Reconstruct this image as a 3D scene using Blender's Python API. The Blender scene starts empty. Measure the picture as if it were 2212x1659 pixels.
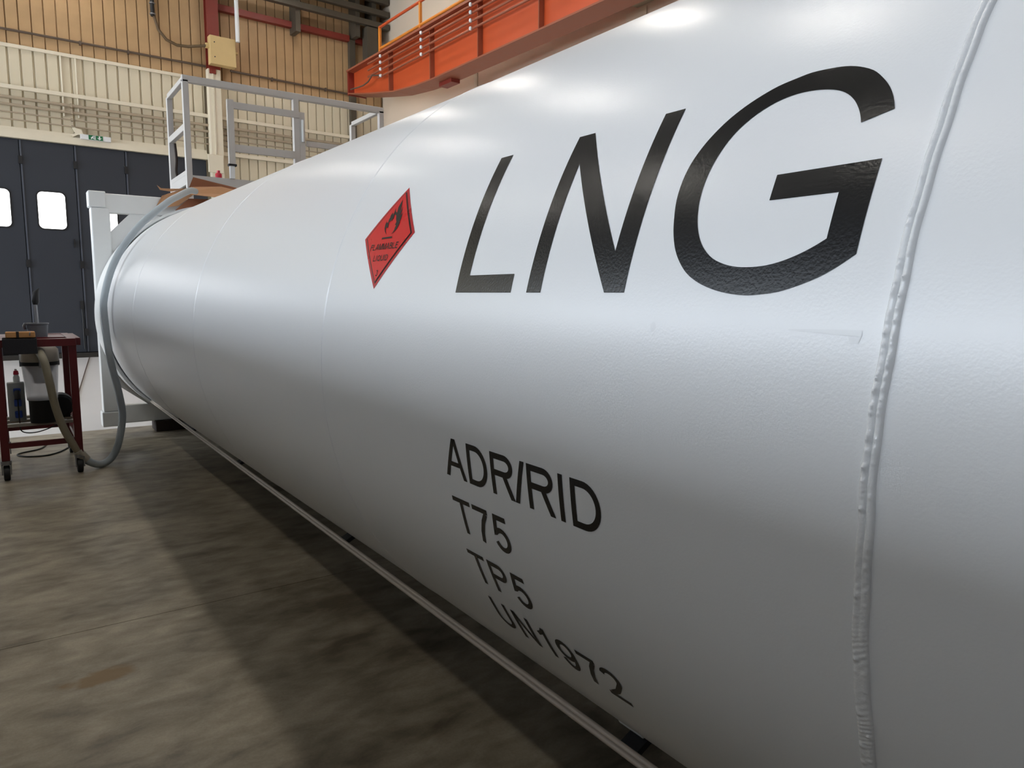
import bpy, bmesh, math, random
from mathutils import Vector, Matrix, geometry as mgeo

random.seed(7)
SC = bpy.context.scene
COL = SC.collection

# ------------------------------------------------------------------ camera
cam_d = bpy.data.cameras.new('camera')
cam_d.sensor_width = 36.0
cam_d.lens = 36.0 * 1550.0 / 2212.0
cam_d.clip_start = 0.05
cam = bpy.data.objects.new('camera', cam_d)
COL.objects.link(cam)
cam.matrix_world = Matrix(((0.818666, 0.066088, -0.570455, 0.0),
                           (-0.574245, 0.103479, -0.812117, 0.0),
                           (0.005359, 0.992434, 0.122666, 1.60),
                           (0, 0, 0, 1)))
SC.camera = cam

# ------------------------------------------------------------------ world, exposure
world = bpy.data.worlds.new('world')
SC.world = world
world.use_nodes = True
bg = world.node_tree.nodes['Background']
bg.inputs['Color'].default_value = (0.75, 0.86, 1.0, 1)
bg.inputs['Strength'].default_value = 1.0
SC.view_settings.view_transform = 'Standard'
SC.view_settings.look = 'None'
SC.view_settings.gamma = 1.0
SC.view_settings.use_curve_mapping = False
SC.view_settings.exposure = 0.0
SC.cycles.use_light_tree = False
SC.cycles.max_bounces = 5
SC.cycles.adaptive_threshold = 0.02
SC.cycles.diffuse_bounces = 3
SC.cycles.glossy_bounces = 3
SC.cycles.transmission_bounces = 4
SC.cycles.caustics_reflective = False
SC.cycles.caustics_refractive = False
LAMP_POWER = 77.0
WINDOW_POWER = 22.0
ADDED_GATE_POWER = 13.0
UPPER_PANE_POWER = 1.5
DOOR_PANE_POWER = 3.2

# ------------------------------------------------------------------ helpers
def srgb(r, g, b):
    f = lambda c: (c / 255 / 12.92) if c / 255 <= 0.04045 else ((c / 255 + 0.055) / 1.055) ** 2.4
    return (f(r), f(g), f(b), 1.0)

MATS = {}
def mat(name, col, rough=0.5, metal=0.0, var=0.08, scale=6.0, bump=0.0, bscale=60.0, spec=0.5, coat=0.0, trans=0.0, emit=None, rvar=0.08, alpha=1.0):
    m = bpy.data.materials.new(name)
    m.use_nodes = True
    nt = m.node_tree
    b = nt.nodes['Principled BSDF']
    N = nt.nodes.new
    tc = N('ShaderNodeTexCoord')
    b.inputs['Base Color'].default_value = col
    b.inputs['Roughness'].default_value = rough
    if var > 0:
        nz = N('ShaderNodeTexNoise'); nz.inputs['Scale'].default_value = scale; nz.inputs['Detail'].default_value = 5
        nt.links.new(tc.outputs['Object'], nz.inputs['Vector'])
        mix = N('ShaderNodeMix'); mix.data_type = 'RGBA'
        mix.inputs['A'].default_value = tuple(c * (1 - var) for c in col[:3]) + (1,)
        mix.inputs['B'].default_value = tuple(min(1, c * (1 + var)) for c in col[:3]) + (1,)
        nt.links.new(nz.outputs['Fac'], mix.inputs['Factor'])
        nt.links.new(mix.outputs['Result'], b.inputs['Base Color'])
        mr = N('ShaderNodeMapRange')
        mr.inputs['To Min'].default_value = max(0.02, rough - rvar); mr.inputs['To Max'].default_value = min(1, rough + rvar)
        nt.links.new(nz.outputs['Fac'], mr.inputs['Value'])
        nt.links.new(mr.outputs['Result'], b.inputs['Roughness'])
    b.inputs['Alpha'].default_value = alpha
    b.inputs['Metallic'].default_value = metal
    b.inputs['Specular IOR Level'].default_value = spec
    b.inputs['Coat Weight'].default_value = coat
    b.inputs['Transmission Weight'].default_value = trans
    if emit:
        b.inputs['Emission Color'].default_value = emit[0]
        b.inputs['Emission Strength'].default_value = emit[1]
    if bump:
        n2 = N('ShaderNodeTexNoise'); n2.inputs['Scale'].default_value = bscale; n2.inputs['Detail'].default_value = 1
        nt.links.new(tc.outputs['Object'], n2.inputs['Vector'])
        bp = N('ShaderNodeBump'); bp.inputs['Strength'].default_value = bump; bp.inputs['Distance'].default_value = 0.002
        nt.links.new(n2.outputs['Fac'], bp.inputs['Height'])
        nt.links.new(bp.outputs['Normal'], b.inputs['Normal'])
    MATS[name] = m
    return m

class MB:
    def __init__(s):
        s.v = []; s.f = []
    def add(s, vs, fs):
        o = len(s.v); s.v += [tuple(v) for v in vs]; s.f += [tuple(i + o for i in f) for f in fs]; return s
    def box(s, x0, x1, y0, y1, z0, z1):
        return s.add([(x0, y0, z0), (x1, y0, z0), (x1, y1, z0), (x0, y1, z0), (x0, y0, z1), (x1, y0, z1), (x1, y1, z1), (x0, y1, z1)],
                     [(0, 3, 2, 1), (4, 5, 6, 7), (0, 1, 5, 4), (1, 2, 6, 5), (2, 3, 7, 6), (3, 0, 4, 7)])
    def bar(s, p0, p1, w, h, up=(0, 0, 1)):
        p0 = Vector(p0); p1 = Vector(p1); d = (p1 - p0).normalized(); u = Vector(up)
        if abs(d.dot(u)) > 0.95: u = Vector((0, 1, 0))
        a = d.cross(u).normalized() * (w / 2); b = a.cross(d).normalized() * (h / 2)
        vs = [p + sa * a + sb * b for p in (p0, p1) for sa, sb in ((-1, -1), (1, -1), (1, 1), (-1, 1))]
        return s.add(vs, [(3, 2, 1, 0), (4, 5, 6, 7), (0, 1, 5, 4), (1, 2, 6, 5), (2, 3, 7, 6), (3, 0, 4, 7)])
    def prism(s, poly, ax, lo, hi):
        # poly of 2-D points extruded along axis ax (0,1,2); other axes in order
        def P(p, t):
            q = list(p); q.insert(ax, t); return q
        n = len(poly)
        vs = [P(p, lo) for p in poly] + [P(p, hi) for p in poly]
        fs = [tuple(range(n))[::-1], tuple(range(n, 2 * n))] + [(i, (i + 1) % n, n + (i + 1) % n, n + i) for i in range(n)]
        return s.add(vs, fs)
    def tube(s, pts, r, n=10, caps=True, closed=False):
        pts = [Vector(p) for p in pts]; k = len(pts)
        rs = r if isinstance(r, (list, tuple)) else [r] * k
        tan = []
        for i in range(k):
            a = pts[i - 1] if (i > 0 or closed) else pts[i]; b = pts[(i + 1) % k] if (i < k - 1 or closed) else pts[i]
            tan.append((b - a).normalized())
        u = Vector((0, 0, 1)) if abs(tan[0].z) < 0.9 else Vector((1, 0, 0))
        u = (u - tan[0] * u.dot(tan[0])).normalized()
        vs = []
        for i in range(k):
            u = (u - tan[i] * u.dot(tan[i])).normalized(); w = tan[i].cross(u)
            for j in range(n):
                a = 2 * math.pi * j / n
                vs.append(pts[i] + (u * math.cos(a) + w * math.sin(a)) * rs[i])
        fs = []
        for i in range(k if closed else k - 1):
            o = i * n; q = ((i + 1) % k) * n
            for j in range(n):
                fs.append((o + j, o + (j + 1) % n, q + (j + 1) % n, q + j))
        if caps and not closed:
            fs += [tuple(range(n))[::-1], tuple(range((k - 1) * n, k * n))]
        return s.add(vs, fs)
    def lathe(s, prof, c, n=32, axis='z', a0=0.0, a1=2 * math.pi, close=True):
        # prof: (radius, height) pairs; axis z: around vertical through c; axis y: around Y through c
        full = abs(a1 - a0 - 2 * math.pi) < 1e-6
        m = n if full else n + 1
        vs = []
        for r, h in prof:
            for j in range(m):
                a = a0 + (a1 - a0) * j / n
                if axis == 'z': vs.append((c[0] + r * math.cos(a), c[1] + r * math.sin(a), c[2] + h))
                else: vs.append((c[0] + r * math.cos(a), c[1] + h, c[2] + r * math.sin(a)))
        fs = []
        for i in range(len(prof) - 1):
            for j in range(n):
                k = (j + 1) % m if full else j + 1
                q = (i * m + j, i * m + k, (i + 1) * m + k, (i + 1) * m + j)
                fs.append(q if axis == 'z' else q[::-1])
        return s.add(vs, fs)

I4 = Matrix.Identity(4)
META = {}
def mk(name, mb, m, parent=None, base=(0, 0, 0), frame=None, smooth=False, bev=0.0, loc=None, mesh=None):
    """one mesh object; its vertices are given in `frame` coordinates, its origin is put at `base`"""
    if parent is not None:
        base, frame = META[parent.name]
    else:
        frame = frame or I4
    if mesh is None:
        mesh = bpy.data.meshes.new(name)
        b = Vector(base)
        mesh.from_pydata([Vector(v) - b for v in mb.v], [], mb.f)
        bm = bmesh.new(); bm.from_mesh(mesh); bmesh.ops.recalc_face_normals(bm, faces=bm.faces); bm.to_mesh(mesh); bm.free()
        if smooth:
            mesh.shade_smooth()
            mesh.set_sharp_from_angle(angle=math.radians(40))
        mesh.materials.append(MATS[m])
    o = bpy.data.objects.new(name, mesh)
    COL.objects.link(o)
    if parent is not None:
        o.parent = parent
        if loc is not None: o.location = loc
    else:
        o.matrix_world = frame @ Matrix.Translation(Vector(base))
    META[o.name] = (tuple(base), frame)
    if bev:
        md = o.modifiers.new('bevel', 'BEVEL'); md.width = bev; md.segments = 2; md.limit_method = 'ANGLE'
    return o

def thing(name, label, cat, base=(0, 0, 0), frame=None, group=None):
    o = bpy.data.objects.new(name, None); o.empty_display_size = 0.1
    COL.objects.link(o)
    frame = frame or I4
    o.matrix_world = frame @ Matrix.Translation(Vector(base))
    META[o.name] = (tuple(base), frame)
    return tag(o, label, cat, group)

def tag(o, label, cat, group=None):
    o['label'] = label; o['category'] = cat
    if group: o['group'] = group
    return o

def struct(o):
    o['kind'] = 'structure'; return o

def lab(o, label):
    o['label'] = label; return o

# ------------------------------------------------------------------ materials
WHITE = (0.80, 0.805, 0.81, 1)
mat('paint_white', WHITE, rough=0.30, var=0.0, scale=2.0, bump=0.11, bscale=200.0, spec=0.55, rvar=0.0)
mat('low_bounce_grey', srgb(120, 121, 124), rough=0.45, var=0.05)  # dull grey so the unseen second tank throws back little light
mat('frame_white', (0.80, 0.81, 0.80, 1), rough=0.38, var=0.03, bump=0.05, bscale=90)
mat('vinyl_black', srgb(10, 10, 12), rough=0.25, var=0.0, bump=0.16, bscale=190, spec=0.45)
mat('ink_black', srgb(16, 8, 10), rough=0.4, var=0.1, spec=0.25)
mat('placard_red', srgb(206, 10, 24), rough=0.3, var=0.03, spec=0.3)
mat('placard_edge', srgb(178, 18, 34), rough=0.3, var=0.03, spec=0.3)
mat('residue', (0.76, 0.765, 0.77, 1), rough=0.31, var=0.03, scale=40)
mat('weld_white', (0.78, 0.785, 0.79, 1), rough=0.2, var=0.02, bump=0.25, bscale=260, spec=0.6)
mat('dark_metal', srgb(24, 24, 26), rough=0.5)
mat('pipe_steel', srgb(212, 198, 184), rough=0.32, metal=0.15, var=0.05)
mat('hose_grey', srgb(170, 179, 184), rough=0.4, var=0.06)
mat('hose_beige', srgb(150, 142, 122), rough=0.45, var=0.06)
mat('cardboard', srgb(184, 138, 100), rough=0.8, var=0.1, scale=9)
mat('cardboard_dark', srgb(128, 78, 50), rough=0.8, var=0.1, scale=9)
mat('aluminium', srgb(208, 205, 202), rough=0.42, metal=0.35, var=0.05)
mat('grating', srgb(110, 108, 104), rough=0.6, metal=0.4)
mat('red_plastic', srgb(205, 30, 60), rough=0.3)
mat('white_plastic', srgb(225, 226, 226), rough=0.35, var=0.02)
mat('cart_red', srgb(92, 22, 25), rough=0.35, var=0.1)
mat('rubber', srgb(22, 22, 22), rough=0.6)
mat('zinc', srgb(150, 150, 152), rough=0.35, metal=0.7)
mat('clear_plastic', srgb(242, 244, 250), rough=0.2, var=0.0, alpha=0.36)
mat('pump_head', srgb(176, 170, 158), rough=0.4)
mat('pad_dark', srgb(38, 36, 40), rough=0.9, var=0.3, scale=120, bump=0.8, bscale=260)
mat('wood_tan', srgb(190, 138, 84), rough=0.6, var=0.15, scale=14)
mat('box_grey', srgb(160, 164, 162), rough=0.45)
mat('socket_blue', srgb(38, 72, 156), rough=0.4)
mat('pot_grey', srgb(120, 124, 130), rough=0.4, metal=0.4)
mat('sheet_brown', srgb(182, 150, 110), rough=0.5, var=0.22, scale=1.6, spec=0.3)
mat('sheet_cream', srgb(214, 203, 178), rough=0.5, var=0.05, scale=1.5, spec=0.35)
mat('trim_cream', srgb(224, 214, 192), rough=0.5, var=0.04)
mat('door_grey', srgb(48, 52, 60), rough=0.45, var=0.06, scale=2)
mat('door_strip', srgb(78, 82, 92), rough=0.4)
mat('pane_light', (0.9, 0.95, 1, 1), rough=0.2, var=0.0, emit=((1.0, 1.0, 1.0, 1), DOOR_PANE_POWER))
mat('sky_pane', (0.8, 0.88, 1, 1), rough=0.2, var=0.0, emit=((0.80, 0.89, 1.0, 1), WINDOW_POWER))
mat('frost_pane', (0.8, 0.88, 1, 1), rough=0.3, var=0.0, emit=((0.76, 0.87, 1.0, 1), UPPER_PANE_POWER))
mat('added_gate_pane', (0.8, 0.88, 1, 1), rough=0.3, var=0.0, emit=((0.88, 0.94, 1.0, 1), ADDED_GATE_POWER))
mat('steel_dark', srgb(88, 80, 68), rough=0.5, metal=0.2, var=0.2, scale=3)
mat('steel_red', srgb(128, 44, 32), rough=0.5, var=0.12, scale=3)
mat('box_cream', srgb(208, 180, 126), rough=0.5, var=0.05)
mat('conduit', srgb(92, 76, 64), rough=0.5, var=0.1)
mat('pipe_taupe', srgb(168, 152, 130), rough=0.5, var=0.06)
mat('cable_brown', srgb(92, 72, 46), rough=0.6)
mat('crane_orange', srgb(198, 82, 40), rough=0.42, var=0.1, scale=1.5)
mat('crane_brown', srgb(150, 84, 60), rough=0.5, var=0.1)
mat('rail_yellow', srgb(218, 132, 46), rough=0.45, var=0.08)
mat('sign_green', srgb(20, 104, 62), rough=0.4)
mat('wall_beige', srgb(226, 208, 186), rough=0.7, var=0.04, scale=0.8, spec=0.2)
mat('wall_grey', srgb(136, 136, 140), rough=0.7, var=0.03, scale=0.5, spec=0.2)
mat('ceiling_grey', srgb(96, 94, 90), rough=0.8, var=0.04, scale=0.5, spec=0.1)
mat('floor_daylit', srgb(222, 220, 220), rough=0.33, var=0.07, scale=1.3, bump=0.05, bscale=30)  # pale tone carries the daylight on the far floor in its colour
mat('lamp_shell', srgb(120, 122, 124), rough=0.4, metal=0.5)
mat('lamp_light', (1, 1, 1, 1), rough=0.3, var=0.0, emit=((1.0, 0.94, 0.85, 1), LAMP_POWER))
mat('timber_dark', srgb(46, 34, 28), rough=0.8, var=0.2, scale=8)
mat('joint', srgb(40, 36, 30), rough=0.8)

def concrete():
    m = bpy.data.materials.new('concrete'); m.use_nodes = True
    nt = m.node_tree; N = nt.nodes.new; L = nt.links.new
    b = nt.nodes['Principled BSDF']
    geo = N('ShaderNodeNewGeometry')
    def noise(scale, detail, rough=0.6, vec=None, dist=0.0):
        n = N('ShaderNodeTexNoise'); n.inputs['Scale'].default_value = scale; n.inputs['Detail'].default_value = detail
        n.inputs['Roughness'].default_value = rough; n.inputs['Distortion'].default_value = dist
        L(vec or geo.outputs['Position'], n.inputs['Vector']); return n
    mp = N('ShaderNodeMapping'); mp.inputs['Scale'].default_value = (0.75, 1.35, 1.0)
    L(geo.outputs['Position'], mp.inputs['Vector'])
    big = noise(1.6, 6, 0.6, mp.outputs['Vector'], 0.4)
    mid = noise(6.5, 4, 0.55, mp.outputs['Vector'], 0.3)
    fine = noise(90.0, 4, 0.7)
    ramp = N('ShaderNodeValToRGB')
    e = ramp.color_ramp.elements
    e[0].position = 0.36; e[0].color = srgb(96, 86, 71)
    e[1].position = 0.66; e[1].color = srgb(176, 166, 147)
    x = e.new(0.5); x.color = srgb(142, 132, 114)
    add = N('ShaderNodeMath'); add.operation = 'MULTIPLY_ADD'; add.inputs[1].default_value = 0.45
    L(mid.outputs['Fac'], add.inputs[0])
    sub = N('ShaderNodeMath'); sub.operation = 'MULTIPLY'; sub.inputs[1].default_value = 0.55
    L(big.outputs['Fac'], sub.inputs[0]); L(sub.outputs[0], add.inputs[2])
    L(add.outputs[0], ramp.inputs['Fac'])
    fm = N('ShaderNodeMix'); fm.data_type = 'RGBA'; fm.blend_type = 'MULTIPLY'; fm.inputs['Factor'].default_value = 0.5
    fr = N('ShaderNodeMapRange'); fr.inputs['From Min'].default_value = 0.3; fr.inputs['From Max'].default_value = 0.7
    fr.inputs['To Min'].default_value = 0.72; fr.inputs['To Max'].default_value = 1.15
    L(fine.outputs['Fac'], fr.inputs['Value'])
    L(ramp.outputs['Color'], fm.inputs['A']); L(fr.outputs['Result'], fm.inputs['B'])
    # an ochre spill with a shape of its own
    sp = N('ShaderNodeVectorMath'); sp.operation = 'SUBTRACT'; sp.inputs[1].default_value = (0.22, 3.31, 0)
    L(geo.outputs['Position'], sp.inputs[0])
    ss = N('ShaderNodeVectorMath'); ss.operation = 'MULTIPLY'; ss.inputs[1].default_value = (4.6, 9.0, 0)
    L(sp.outputs[0], ss.inputs[0])
    ln = N('ShaderNodeVectorMath'); ln.operation = 'LENGTH'; L(ss.outputs[0], ln.inputs[0])
    ad = N('ShaderNodeMath'); ad.operation = 'MULTIPLY_ADD'; ad.inputs[1].default_value = 1.6
    L(mid.outputs['Fac'], ad.inputs[0]); L(ln.outputs['Value'], ad.inputs[2])
    sm = N('ShaderNodeMapRange'); sm.interpolation_type = 'SMOOTHSTEP'
    sm.inputs['From Min'].default_value = 1.1; sm.inputs['From Max'].default_value = 1.5
    sm.inputs['To Min'].default_value = 0.75; sm.inputs['To Max'].default_value = 0.0
    L(ad.outputs[0], sm.inputs['Value'])
    st = N('ShaderNodeMix'); st.data_type = 'RGBA'
    L(sm.outputs['Result'], st.inputs['Factor']); L(fm.outputs['Result'], st.inputs['A'])
    st.inputs['B'].default_value = srgb(128, 98, 48)
    L(st.outputs['Result'], b.inputs['Base Color'])
    rr = N('ShaderNodeMapRange'); rr.inputs['To Min'].default_value = 0.28; rr.inputs['To Max'].default_value = 0.55
    L(big.outputs['Fac'], rr.inputs['Value']); L(rr.outputs['Result'], b.inputs['Roughness'])
    b.inputs['Specular IOR Level'].default_value = 0.4
    bp = N('ShaderNodeBump'); bp.inputs['Strength'].default_value = 0.06; bp.inputs['Distance'].default_value = 0.004
    L(mid.outputs['Fac'], bp.inputs['Height']); L(bp.outputs['Normal'], b.inputs['Normal'])
    MATS['concrete'] = m
concrete()

# ------------------------------------------------------------------ hall
XL, XR, YB, ZC = -13.0, 10.1, -8.0, 11.2
WROT = math.atan(0.05)
FW = Matrix.Translation((0, 21.0, 0)) @ Matrix.Rotation(WROT, 4, 'Z')     # frame of the far wall: x along it, -y into the hall

fl = struct(mk('floor', MB().box(XL - 0.3, XR + 0.3, YB - 0.3, 22.6, -0.25, -0.03), 'joint'))
g = 0.0025
def slab(x0, x1, y0, y1, m):
    mk('slab', MB().box(x0 + g, x1 - g, y0 + g, y1 - g, -0.03, 0.0), m, fl)
for x0, x1 in ((-1.4, 4.3), (4.3, XR)):
    for y0, y1 in ((YB, -1.17), (-1.17, 3.83), (3.83, 9.6)):
        slab(x0, x1, y0, y1, 'concrete')
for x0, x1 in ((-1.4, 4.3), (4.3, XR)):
    slab(x0, x1, 9.6, 22.3, 'floor_daylit')  # far slabs coloured brighter in place of the daylight falling there
for y0, y1 in ((YB, -1.17), (-1.17, 3.83), (3.83, 9.6), (9.6, 22.3)):
    slab(XL, -7.2, y0, y1, 'concrete'); slab(-7.2, -1.4, y0, y1, 'concrete')

struct(mk('ceiling', MB().box(XL - 0.3, XR + 0.3, YB - 0.3, 22.6, ZC, ZC + 0.2), 'ceiling_grey'))
struct(mk('wall_back', MB().box(XL - 0.3, XR + 0.3, YB - 0.3, YB, -0.03, ZC), 'wall_grey'))
wr = struct(mk('wall_right', MB().box(XR, XR + 0.3, YB, 22.6, -0.03, ZC), 'wall_beige'))
mk('bounce_absorber', MB().box(XR - 0.008, XR, YB, 22.0, 0, 2.4), 'door_grey', wr)  # unseen dark sheet added to keep bounce light from under the tank
mk('wall_strip', MB().box(XR - 0.03, XR, 15.93, 16.08, 0.0, 7.3), 'trim_cream', wr)
mk('wall_patch', MB().box(XR - 0.02, XR, 10.08, 10.62, 6.74, 6.94), 'trim_cream', wr)

# left wall: solid below and above a ribbon of windows that face the sky
WZ0, WZ1 = 5.35, 6.6
struct(mk('wall_left', MB().box(XL - 0.3, XL, YB, 22.6, -0.03, WZ0).box(XL - 0.3, XL, YB, 22.6, WZ1, WZ1 + 0.5).box(XL - 0.3, XL, YB, 22.6, ZC - 0.6, ZC), 'wall_grey'))
for k in range(8):
    y0 = YB + 0.2 + k * 3.7
    w = struct(mk('window_%d' % (k + 1), MB().box(XL - 0.25, XL - 0.02, y0 - 0.1, y0 + 0.1, WZ0, WZ1)
                  .box(XL - 0.2, XL - 0.05, y0 + 0.1, y0 + 3.6, WZ0, WZ0 + 0.1).box(XL - 0.2, XL - 0.05, y0 + 0.1, y0 + 3.6, WZ1 - 0.1, WZ1)
                  .box(XL - 0.2, XL - 0.05, y0 + 1.82, y0 + 1.9, WZ0 + 0.1, WZ1 - 0.1), 'trim_cream'))
    for a, b in ((y0 + 0.1, y0 + 1.82), (y0 + 1.9, y0 + 3.6)):
        mk('pane', MB().add([(XL - 0.13, a, WZ0 + 0.1), (XL - 0.13, b, WZ0 + 0.1), (XL - 0.13, b, WZ1 - 0.1), (XL - 0.13, a, WZ1 - 0.1)], [(0, 1, 2, 3)]), 'sky_pane', w)

for k in range(8):
    y0 = YB + 0.2 + k * 3.7; z0 = WZ1 + 0.5; z1 = ZC - 0.6
    w = struct(mk('window_%d' % (k + 9), MB().box(XL - 0.25, XL - 0.02, y0 - 0.1, y0 + 0.1, z0, z1).box(XL - 0.2, XL - 0.05, y0 + 0.1, y0 + 3.6, z0, z0 + 0.08).box(XL - 0.2, XL - 0.05, y0 + 0.1, y0 + 3.6, z1 - 0.08, z1), 'trim_cream'))
    mk('pane', MB().add([(XL - 0.13, y0 + 0.1, z0 + 0.08), (XL - 0.13, y0 + 3.6, z0 + 0.08), (XL - 0.13, y0 + 3.6, z1 - 0.08), (XL - 0.13, y0 + 0.1, z1 - 0.08)], [(0, 1, 2, 3)]), 'frost_pane', w)

# unseen glowing gate added to brighten the far floor, in the left wall beyond the sister tank: translucent sections in a steel frame
gt0 = struct(mk('added_gate_frame', MB().box(XL - 0.02, XL + 0.06, 11.4, 11.55, 0, 4.7).box(XL - 0.02, XL + 0.06, 18.45, 18.6, 0, 4.7).box(XL - 0.02, XL + 0.06, 11.4, 18.6, 4.6, 4.75), 'door_grey'))
for k in range(5):
    for j in range(3):
        y0 = 11.58 + j * 2.29; z0 = 0.06 + k * 0.91
        mk('added_gate_section', MB().add([(XL + 0.03, y0, z0), (XL + 0.03, y0 + 2.25, z0), (XL + 0.03, y0 + 2.25, z0 + 0.86), (XL + 0.03, y0, z0 + 0.86)], [(0, 1, 2, 3)]), 'added_gate_pane', gt0)

# far wall: core plate, then the trapezoidal sheets one by one
wf = struct(mk('wall_far', MB().box(4.72, 10.6, 0.10, 0.3, -0.03, ZC).box(-13.6, 4.72, 0.10, 0.3, 5.3, ZC), 'sheet_cream', frame=FW))
def rib_mesh(name, z0, z1, m, pitch=0.2535, gr=0.052, dp=0.045):
    p = [(0, 0), (pitch - gr, 0), (pitch - gr + 0.012, dp), (pitch - 0.012, dp), (pitch, 0)]
    mb = MB(); n = len(p)
    vs = [(x, y, z) for z in (z0, z1) for x, y in p] + [(x, y + 0.008, z) for z in (z0, z1) for x, y in p]
    fs = [(i, i + 1, n + i + 1, n + i) for i in range(n - 1)] + [(2 * n + i, 3 * n + i, 3 * n + i + 1, 2 * n + i + 1) for i in range(n - 1)]
    fs += [(i, 2 * n + i, 2 * n + i + 1, i + 1) for i in range(n - 1)] + [(n + i, n + i + 1, 3 * n + i + 1, 3 * n + i) for i in range(n - 1)]
    fs += [(0, n, 3 * n, 2 * n), (n - 1, 3 * n - 1, 4 * n - 1, 2 * n - 1)]
    mb.add(vs, fs)
    me = bpy.data.meshes.new(name); me.from_pydata(mb.v, [], mb.f); me.materials.append(MATS[m]); return me
rb_up = rib_mesh('sheet_upper', 7.335, ZC - 0.02, 'sheet_brown', gr=0.03, dp=0.04)
rb_lo = rib_mesh('sheet_lower', 5.46, 7.25, 'sheet_cream')
rb_rt = rib_mesh('sheet_right', 0.0, 7.25, 'sheet_cream', gr=0.04)
x = -1.62
while x < 9.9:
    mk('wall_sheet', None, None, wf, mesh=rb_up, loc=(x + 0.03, 0, 0)); x += 0.2535
x = -1.62
while x < 4.6:
    mk('wall_sheet', None, None, wf, mesh=rb_lo, loc=(x + 0.03, 0, 0)); x += 0.2535
x = 5.14
while x < 9.9:
    mk('wall_sheet', None, None, wf, mesh=rb_rt, loc=(x, 0, 0)); x += 0.2535
struct(mk('trim_1', MB().box(-2, 8.95, -0.05, 0.09, 7.25, 7.33), 'trim_cream', frame=FW, bev=0.006))
t2 = struct(mk('trim_2', MB().box(-6, 4.74, -0.12, 0.09, 5.2, 5.36).box(-6, 4.74, -0.05, 0.09, 5.36, 5.455), 'trim_cream', frame=FW))
struct(mk('trim_3', MB().box(-2, 8.95, -0.09, 0.0, 6.31, 6.40), 'trim_cream', frame=FW, bev=0.006))
struct(mk('trim_4', MB().box(5.15, 8.95, -0.09, 0.0, 5.36, 5.46), 'trim_cream', frame=FW, bev=0.006))
struct(mk('trim_5', MB().box(-6, 4.74, -0.3, 0.09, -0.005, 0.10), 'joint', frame=FW))

# the folding door
d1 = struct(mk('door_1', MB().box(-5.2, 4.74, 0.06, 0.09, 0.1, 5.2), 'dark_metal', frame=FW))
def rrect(cx, cz, w, h, r, n=6):
    pts = []
    for sx, sz, a0 in ((1, 1, 0), (-1, 1, 90), (-1, -1, 180), (1, -1, 270)):
        for k in range(n + 1):
            a = math.radians(a0 + 90 * k / n)
            pts.append((cx + sx * (w / 2 - r) + r * math.cos(a), cz + sz * (h / 2 - r) + r * math.sin(a)))
    return pts
for k in range(-3, 5):
    x0 = 0.50 + (k - 1) * 1.12 + (0.0)
    x1 = x0 + 1.12
    if x0 > 4.6: continue
    x1 = min(x1, 4.72)
    lf = mk('door_leaf', MB().box(x0 + 0.008, x1 - 0.008, 0.0, 0.06, 0.12, 5.19), 'door_grey', d1)
    mk('edge_strip', MB().box(x0 + 0.012, x0 + 0.045, -0.018, 0.0, 0.14, 5.18), 'door_strip', lf)
    if x1 - x0 > 1.0:
        cx = (x0 + x1) / 2 + 0.02
        mk('window_pane', MB().prism(rrect(cx, 3.585, 0.57, 0.87, 0.11), 1, -0.012, 0.0), 'pane_light', lf)
        a = rrect(cx, 3.585, 0.57, 0.87, 0.11); b = rrect(cx, 3.585, 0.63, 0.93, 0.13); n = len(a)
        mb = MB(); mb.add([(p[0], -0.016, p[1]) for p in a] + [(p[0], -0.016, p[1]) for p in b] + [(p[0], 0.0, p[1]) for p in b],
                          [(i, (i + 1) % n, n + (i + 1) % n, n + i) for i in range(n)] + [(n + i, n + (i + 1) % n, 2 * n + (i + 1) % n, 2 * n + i) for i in range(n)])
        mk('window_gasket', mb, 'dark_metal', lf)
    for z in (4.72, 2.30, 0.62):
        mk('hinge', MB().box(x0 - 0.03, x0 + 0.05, -0.05, 0.0, z - 0.09, z + 0.09), 'dark_metal', lf)
    if k == 1:
        mk('lock_handle', MB().bar((x1 - 0.12, -0.05, 2.72), (x1 - 0.12, -0.05, 2.92), 0.03, 0.03).box(x1 - 0.14, x1 - 0.10, -0.05, 0.0, 2.8, 2.86), 'dark_metal', lf)
        mk('socket_plate', MB().box(x1 - 0.34, x1 - 0.19, -0.03, 0.0, 0.30, 0.47), 'white_plastic', lf)
        mk('bolt_rod', MB().tube([(x1 - 0.05, -0.04, 0.2), (x1 - 0.05, -0.04, 1.35)], 0.016).box(x1 - 0.09, x1 - 0.01, -0.06, 0.0, 1.2, 1.4), 'dark_metal', lf)

# columns, girts, pipes, boxes of the far wall
c = thing('steel_column', 'red painted steel column behind the cream switch box on the far wall', 'column', (4.97, -0.1, 0), FW)
mk('flange', MB().box(4.82, 5.13, -0.26, -0.23, 7.55, ZC - 0.02), 'steel_red', c)
mk('column_web', MB().box(4.96, 4.985, -0.23, -0.05, 7.55, ZC - 0.02), 'steel_red', c)
mk('flange', MB().box(4.82, 5.13, -0.08, -0.05, 7.55, ZC - 0.02), 'steel_red', c)
c = thing('clad_column', 'cream clad column beside the dark folding door', 'column', (4.95, -0.1, 0), FW)
mk('cladding', MB().box(4.80, 5.13, -0.26, -0.05, 0.0, 7.55), 'trim_cream', c, bev=0.012)
mk('edge_strip', MB().box(4.90, 4.94, -0.285, -0.26, 0.0, 7.5), 'trim_cream', c)
lab(mk('cap', MB().box(4.84, 5.0, -0.29, -0.26, 7.42, 7.56), 'steel_red', c), 'red painted column head')
mk('ledge', MB().box(4.70, 5.10, -0.30, -0.26, 4.85, 5.32), 'trim_cream', c, bev=0.01)
b = thing('switch_box', 'square cream switch box mounted on the red column', 'electrical box', (5.14, -0.3, 7.98), FW)
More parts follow.
